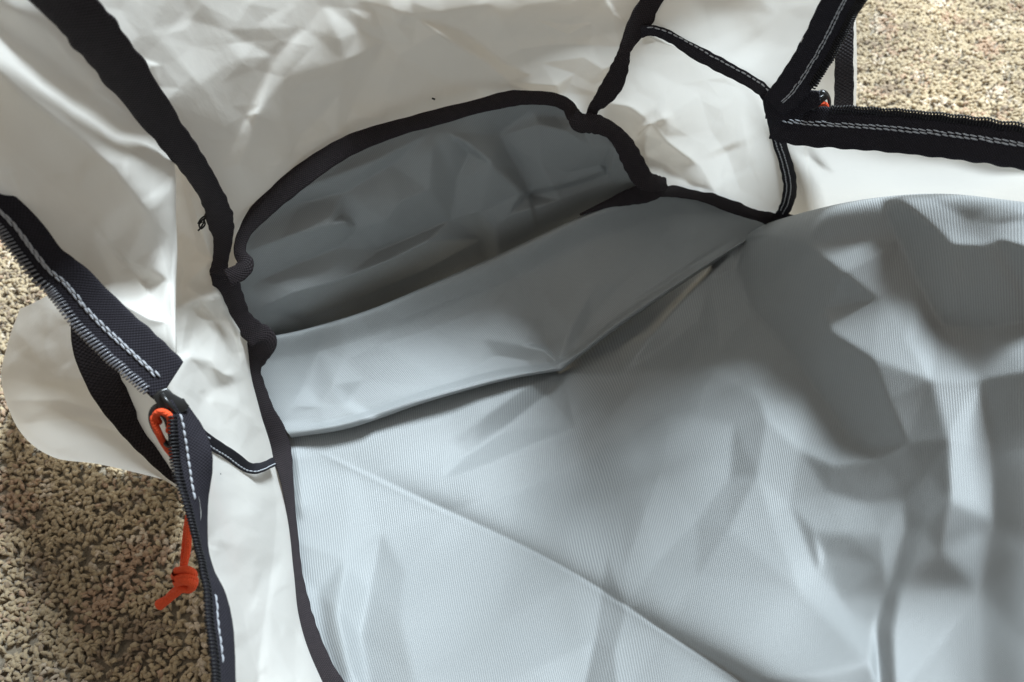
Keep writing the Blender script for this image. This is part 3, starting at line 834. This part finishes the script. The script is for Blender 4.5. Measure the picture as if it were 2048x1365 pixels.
W7 = [
 [(1560,-400,.30),(1640,-400,.265),(1740,-400,.235),(1880,-400,.19)],
 [(1400,-150,.34),(1500,-150,.31),(1600,-150,.28),(1740,-150,.235)],
 [(1310,0,.352),(1410,0,.33),(1520,0,.305),(1650,0,.275)],
 [(1285,55,.36),(1390,80,.345),(1490,100,.325),(1600,90,.295)],
 [(1290,75,.365),(1400,115,.352),(1490,160,.342),(1560,185,.32)]]
patch('lid_end_flap', W7, 100, 120, M_WHITE, bag, [('bump', [(1430,-60),(1470,60),(1520,130)], 4, 40), ('ridge', [(1400,-40),(1420,60),(1440,110)], 2, 30)], fac=[([], {'seed': 102, 'spacing': 80, 'amp': 1.0, 'blur': 1}), ([], {'seed': 103, 'spacing': 34, 'amp': .25, 'blur': 1})])
W8 = [
 [(1560,250,.35),(1650,255,.332),(1760,260,.316),(1900,270,.30),(2110,290,.275),(2550,355,.215)],
 [(1570,310,.385),(1650,320,.352),(1760,330,.325),(1900,340,.305),(2110,350,.275),(2550,415,.23)],
 [(1580,370,.43),(1660,380,.39),(1770,390,.36),(1900,400,.335),(2110,420,.305),(2550,490,.26)],
 [(1580,440,.49),(1660,450,.455),(1770,470,.42),(1900,480,.39),(2110,500,.36),(2550,570,.31)]]
patch('front_panel', W8, 100, 160, M_WHITE, bag, [('step', [(1627,430),(1618,360),(1610,290)], 4, 5, {'soft': 3, 'fall': 60, 'ends': (0, 0)}), ('bump', [(1700,330),(1850,370),(2048,370)], 3, 26)], fac=[([], {'seed': 112, 'spacing': 90, 'amp': .7, 'blur': 1})])
W9 = [
 [(1560,-80,.335),(1640,-80,.335),(1700,-80,.36),(1706,-80,.42)],
 [(1570,40,.345),(1650,40,.345),(1706,40,.365),(1712,40,.42)],
 [(1575,140,.36),(1655,140,.36),(1707,140,.378),(1714,140,.44)],
 [(1580,230,.39),(1655,230,.39),(1706,230,.405),(1712,235,.47)],
 [(1600,330,.46),(1660,330,.47),(1710,330,.485),(1716,340,.55)],
 [(1620,420,.57),(1680,420,.58),(1720,420,.59),(1725,430,.625)]]
patch('outer_shell', W9, 120, 60, M_WHITE, bag, (), crump=(6, .8, 40, 121))

# --- black bindings over the seams
def binding(pts, seed, **kw):
    r = Ribbon(pts, seed=seed, thick=kw.pop('thick', 0.0018), wob=kw.pop('wob', .05), lift=kw.pop('lift', .002), belly=.6)
    part('seam_binding', r.mesh('seam_binding'), M_BIND, bag)
    return r

binding([(-190,-340,.138,150),(-10,-140,.165,120),(130,0,.196,100),(195,75,.212,96),(265,165,.235,84),(330,255,.262,66),(378,318,.282,56),(412,370,.303,48),(432,410,.32,48),(440,440,.332,52),(446,475,.342,38),(442,515,.35,30),(437,548,.354,34)], 1, lift=.005)
binding([(430,540,.352,26),(448,560,.356,50),(462,595,.362,48),(480,635,.370,42),(505,662,.376,46),(527,682,.380,52),(512,708,.384,52),(503,740,.386,36),(515,780,.389,34),(530,822,.392,35),(552,868,.397,42),(562,905,.398,40),(572,950,.393,28),(581,1017,.384,19),(587,1080,.373,20),(592,1150,.357,26),(601,1215,.340,38),(612,1270,.326,50),(634,1335,.308,58),(690,1440,.282,64),(745,1590,.248,66),(795,1775,.224,66)], 2, lift=.003)
binding([(455,556,.354,36),(480,545,.356,34),(491,527,.357,32),(480,505,.357,24),(485,475,.358,24),(508,438,.361,34),(548,398,.365,42),(600,355,.370,43),(660,313,.377,41),(715,284,.383,38),(790,258,.390,32),(870,236,.395,30),(960,212,.399,28),(1020,198,.401,31),(1060,196,.402,27),(1105,199,.402,26),(1135,212,.402,26),(1148,232,.401,28),(1170,245,.400,24)], 3, lift=.011)
binding([(1530,-360,.302,54),(1440,-230,.322,48),(1345,-70,.343,46),(1303,5,.355,46),(1275,52,.361,44),(1252,95,.366,26),(1243,125,.370,32),(1228,165,.378,42),(1205,198,.386,34),(1188,216,.392,22),(1180,242,.396,26)], 4, lift=.004)
binding([(1146,228,.398,20),(1158,246,.399,36),(1188,248,.40,38),(1222,262,.402,32),(1248,290,.405,38),(1268,328,.411,42),(1288,360,.417,40),(1312,367,.420,32),(1330,368,.423,24)], 5, lift=.011)
binding([(1332,366,.425,20),(1305,382,.428,38),(1262,394,.436,34),(1215,408,.442,16),(1160,430,.446,5)], 6, lift=.006)
binding([(1318,385,.430,18),(1360,383,.440,26),(1410,390,.450,30),(1455,408,.458,30),(1490,424,.464,22),(1525,434,.469,22),(1555,440,.472,34),(1592,436,.455,8)], 7, lift=.008)

# --- zippers
def stitch_part(tape, B, mat=M_THREAD):
    return part('stitching', B, mat, tape, kind='stuff')

def zipper(pts, seed, label=None, **kw):
    r = Ribbon(pts, seed=seed, thick=.0013, wob=.03, lift=kw.get('lift', .004), belly=.1, shear=kw.get('shear', 0))
    o = part('zipper_tape', r.mesh('zipper_tape'), M_TAPE, bag, label=label)
    return r, o

# left lid half: S points to one side only, so off = +1 / -1 picks the edge
rz1, z1 = zipper([(-70,345,.222,70),(-10,405,.228,70),(35,447,.232,70),(95,525,.238,76),(140,564,.242,82),(181,612,.245,90),(228,660,.2475,94),(272,700,.249,95),(306,731,.250,93),(332,755,.2505,90)], 11, shear=.28)
L1 = rz1.len[-1]
SGN = 1.0
part('zipper_coil', coil(rz1, SGN * .93, L1 * .02, L1 * .995, .00118, .0011, .00034), M_COIL, z1, kind='stuff')
stitch_part(z1, stitches(rz1, SGN * .16, L1 * .01, L1 * .985, .0026, .0026, .00042, seed=5, slant=.05))
stitch_part(z1, stitches(rz1, SGN * .26, L1 * .02, L1 * .985, .0026, .0026, .00036, seed=6, slant=.05))

rz2, z2 = zipper([(352,800,.249,40,50),(374,860,.248,72,36),(386,915,.247,72,12),(391,988,.245,72,45),(396,1043,.243,72,63),(403,1098,.240,72,73),(414,1138,.237,72,74),(431,1189,.232,72,60),(440,1250,.227,72,50),(446,1310,.222,72,54),(450,1380,.216,72,56),(458,1480,.205,72,56),(490,1740,.178,76,56)], 12)
L2 = float(np.interp(11 * 14, np.arange(rz2.n), rz2.len))
part('zipper_coil', coil(rz2, SGN * .93, L2 * .05, L2 * .97, .00118, .0011, .00034), M_COILD, z2, kind='stuff')
stitch_part(z2, stitches(rz2, SGN * .30, L2 * .06, L2 * .32, .0026, .0025, .00042, seed=7))
stitch_part(z2, stitches(rz2, SGN * .30, L2 * .62, L2 * .80, .0026, .0025, .0003, seed=8))

rz3, z3 = zipper([(1548,212,.328,56),(1582,178,.319,66),(1617,125,.307,68),(1645,75,.295,70),(1678,8,.278,72),(1720,-70,.256,78),(1860,-360,.198,90)], 13, lift=.008)
L3 = rz3.len[-1]
part('zipper_coil', coil(rz3, SGN * .93, L3 * .12, L3 * .98, .00118, .0011, .00034), M_COILD, z3, kind='stuff')
stitch_part(z3, stitches(rz3, SGN * .12, L3 * .04, L3 * .97, .0026, .0025, .00030, seed=9))
stitch_part(z3, stitches(rz3, SGN * .26, L3 * .04, L3 * .97, .0026, .0025, .00030, seed=10))

rz4, z4 = zipper([(1548,243,.334,70),(1600,252,.327,76),(1690,258,.317,78),(1780,264,.306,79),(1870,273,.294,80),(1960,284,.281,80),(2060,300,.267,80),(2160,318,.252,80),(2330,350,.232,82),(2530,392,.212,84)], 14)
L4 = rz4.len[-1]
part('zipper_coil', coil(rz4, -SGN * .93, L4 * .14, L4 * .99, .00118, .0011, .00034), M_COILD, z4, kind='stuff')
stitch_part(z4, stitches(rz4, -SGN * .10, L4 * .03, L4 * .99, .0028, .0027, .00036, seed=12, slant=.06))
stitch_part(z4, stitches(rz4, -SGN * .24, L4 * .03, L4 * .99, .0028, .0027, .00030, seed=13, slant=.06))
# corner gusset of tape where the right halves meet
rg = Ribbon([(1532,212,.331,50),(1570,210,.327,60),(1605,203,.322,48),(1640,196,.317,26)], thick=.001, wob=.02, lift=.0055)
gus = part('zipper_end_tab', rg.mesh('zipper_end_tab'), M_TAPE, bag)
stitch_part(gus, stitches(rg, -.55, .002, rg.len[-1] * .55, .0026, .0024, .0003, seed=14))

# --- narrow seam tapes with white stitching
def seam_tape(pts, seed, sides, lift=.004):
    r = Ribbon(pts, seed=seed, thick=.0009, wob=.06, lift=lift)
    o = part('seam_tape', r.mesh('seam_tape'), M_TAPE, bag)
    for k, (off, a, b, rad) in enumerate(sides):
        L = r.len[-1]
        stitch_part(o, stitches(r, off, L * a, L * b, .0031, .0024, rad, seed=seed * 10 + k))
    return r

seam_tape([(338,800,.252,24),(362,828,.262,24),(392,862,.285,25),(425,888,.300,24),(460,910,.318,23),(495,935,.336,22),(520,936,.35,20),(548,924,.385,18)], 21, [(.5, .30, .98, .00032), (-.45, .18, .34, .0003)], lift=.006)
seam_tape([(1282,64,.362,22),(1308,62,.360,20),(1345,76,.358,22),(1395,106,.352,28),(1450,136,.345,26),(1500,163,.338,24),(1532,188,.332,24),(1543,225,.344,24),(1555,275,.365,24),(1571,325,.39,25),(1580,370,.415,26),(1575,405,.445,25),(1562,432,.462,22)], 22, [(-.55, .02, .48, .00034), (.5, .50, .98, .00034), (-.1, .50, .98, .00034)], lift=.006)

# --- carrying handles of webbing outside the shell
def handle(pts, seed):
    r = Ribbon(pts, seed=seed, thick=.0018, wob=.03, lift=.0)
    part('webbing_handle', r.mesh('webbing_handle'), M_STRAP, bag)

handle([(190,560,.30,60),(180,620,.302,64,12),(182,690,.302,68,18),(206,752,.300,68,10),(248,820,.296,66,-8),(296,874,.292,66,-16),(352,925,.290,66,-10),(420,975,.292,66)], 31)
handle([(1692,20,.34,26),(1690,60,.34,32),(1688,120,.342,34),(1688,180,.347,36),(1686,235,.355,34)], 32)

# --- zipper sliders with pull loops and orange cord
def px(u, v, d): return P(u, v, d)

def curve_tube(pts, rad, sides=10, n=60, closed=False, flat=1.0):
    q = spline1(np.array(pts, float), n)
    return tube(px(q[:, 0], q[:, 1], q[:, 2]), rad, sides, closed, flat=flat)

def rounded_plate(c, ax, ay, az, prof, h):
    """extruded outline (prof in ax/ay units of metres) with a bevel on both faces"""
    prof = np.array(prof, float)
    rings = [(0.86, -h), (1.0, -h * .6), (1.0, h * .6), (0.86, h), (0.0, h)]
    k = len(prof); V = []
    for s, z in [(0.0, -h)] + rings:
        V.append(c + (prof * s) @ np.array([ax, ay]) + az * z)
    V = np.concatenate(V); m = 6
    i = np.arange(m - 1)[:, None] * k; j = np.arange(k)[None]; j2 = (j + 1) % k
    return V, np.stack([(i + j).ravel(), (i + j2).ravel(), (i + k + j2).ravel(), (i + k + j).ravel()], 1)

def slider(c, direction, scale):
    """zipper slider body: two shaped plates, the wedge between them and the lug for the pull"""
    c = np.array(c); vw = CAMP - c; vw /= np.linalg.norm(vw)
    ax = direction / np.linalg.norm(direction); ax = ax - vw * ax.dot(vw); ax /= np.linalg.norm(ax)
    ay = np.cross(vw, ax)
    s = scale
    prof = [(-.5, -.26), (-.2, -.30), (.15, -.44), (.42, -.46), (.5, -.36), (.5, -.12), (.36, 0), (.5, .12), (.5, .36), (.42, .46), (.15, .44), (-.2, .30), (-.5, .26), (-.56, 0)]
    prof = [(a * s, b * s) for a, b in prof]
    B = Bag()
    B.add(rounded_plate(c + vw * .0019, ax, ay, vw, prof, .0007))
    B.add(rounded_plate(c - vw * .0019, ax, ay, vw, prof, .0007))
    B.add(rounded_plate(c + ax * .25 * s, ax, ay, vw, [(a * .35, b * .3) for a, b in prof], .0019))
    th = np.linspace(0, math.pi, 16)
    arc = c + vw * .0022 + ax * (np.cos(th) * .36 * s)[:, None] + vw * (np.sin(th) * .28 * s)[:, None]
    B.add(tube(arc, s * .085, 8))
    return B

c1 = px(338, 808, .2445)
s1 = part('zipper_slider', slider(c1, px(380, 860, .245) - px(325, 790, .2465), .0098), M_METAL, bag)
B = Bag(); B.add(curve_tube([(330,806,.243),(308,818,.242),(303,838,.242),(312,862,.243),(330,885,.245),(340,890,.246),(342,870,.245),(334,840,.244),(332,812,.243)], .0010, 8, 70)); part('pull_ring', B, M_METAL, s1)
B = Bag()
B.add(curve_tube([(318,846,.2432),(312,830,.2405),(324,824,.2395),(338,832,.240),(342,848,.2415),(338,862,.244)], .00118, 10, 50))
B.add(curve_tube([(306,826,.2425),(309,846,.2415),(320,872,.243),(334,896,.248),(352,920,.256),(370,960,.262),(380,1010,.268),(377,1050,.270),(376,1095,.271),(369,1130,.270),(366,1150,.269)], .00118, 10, 90))
B.add(curve_tube([(352,925,.258),(370,965,.264),(378,1015,.270),(373,1055,.2725),(369,1095,.2735),(366,1130,.272),(364,1150,.270)], .00108, 10, 60))
# overhand knot: two wraps and a crossing strand
B.add(curve_tube([(352,1142,.268),(372,1139,.266),(387,1147,.267),(384,1158,.269),(366,1160,.271),(350,1154,.270),(351,1146,.267)], .00132, 10, 60))
B.add(curve_tube([(353,1158,.267),(372,1153,.2655),(388,1158,.267),(388,1170,.269),(372,1174,.2695),(356,1170,.268),(352,1160,.267)], .00132, 10, 60))
B.add(curve_tube([(356,1164,.266),(372,1162,.265),(386,1168,.2665),(380,1178,.268),(364,1178,.268),(350,1188,.269),(334,1200,.270),(319,1210,.271)], [*np.full(48, .0016), *np.linspace(.0016, .0021, 12)], 10, 60))
B.add(curve_tube([(366,1172,.270),(350,1182,.271),(336,1196,.272),(322,1212,.2725)], .0014, 10, 30))
part('pull_cord', B, M_ORANGE, s1)
B = Bag(); B.add(curve_tube([(322,1207,.2712),(316.5,1213,.2715)], .0010, 8, 8)); part('cord_core', B, M_CORE, s1)

c2 = px(1634, 199, .3165)
s2 = part('zipper_slider', slider(c2, px(1600, 214, .3165) - px(1645, 190, .3165), .0075), M_METAL, bag)
B = Bag(); B.add(curve_tube([(1632,194,.313),(1638,185,.313),(1648,184,.315),(1656,193,.318),(1659,208,.321),(1656,222,.324)], .0008, 8, 50)); part('pull_ring', B, M_METAL, s2)
B = Bag(); B.add(curve_tube([(1634,214,.318),(1640,208,.3175),(1648,209,.3185),(1652,217,.320),(1650,232,.323),(1646,250,.327)], .0013, 10, 40)); part('pull_cord', B, M_ORANGE, s2)

# --- frayed threads at the seam, lint
def fray(pts_list, rad=.00038):
    B = Bag()
    for p in pts_list: B.add(curve_tube(p, rad, 5, 30))
    return B
part('frayed_thread', fray([[(424,434,.325),(412,432,.322),(402,438,.320),(396,448,.319)], [(420,438,.325),(408,438,.321),(400,446,.320)],
     [(410,436,.322),(406,448,.32),(400,458,.319),(396,462,.319)], [(408,440,.321),(410,450,.32),(402,458,.319),(398,450,.319),(404,444,.32)]]), M_LINT, bag)

def lint(name, pts, rad, label):
    B = Bag(); B.add(curve_tube(pts, rad, 5, 24)); o = part(name, B, M_LINT, None); o['label'] = label; o['category'] = 'lint'
lint('lint_thread', [(912,812,.436),(914,817,.4355),(919,818,.435),(922,813,.435)], .00028, 'tiny curled dark thread lying on the grey liner floor')
lint('lint_speck', [(864,197,.377),(867,198,.377),(870,199,.377)], .0005, 'tiny dark speck stuck on the white lid above the binding')
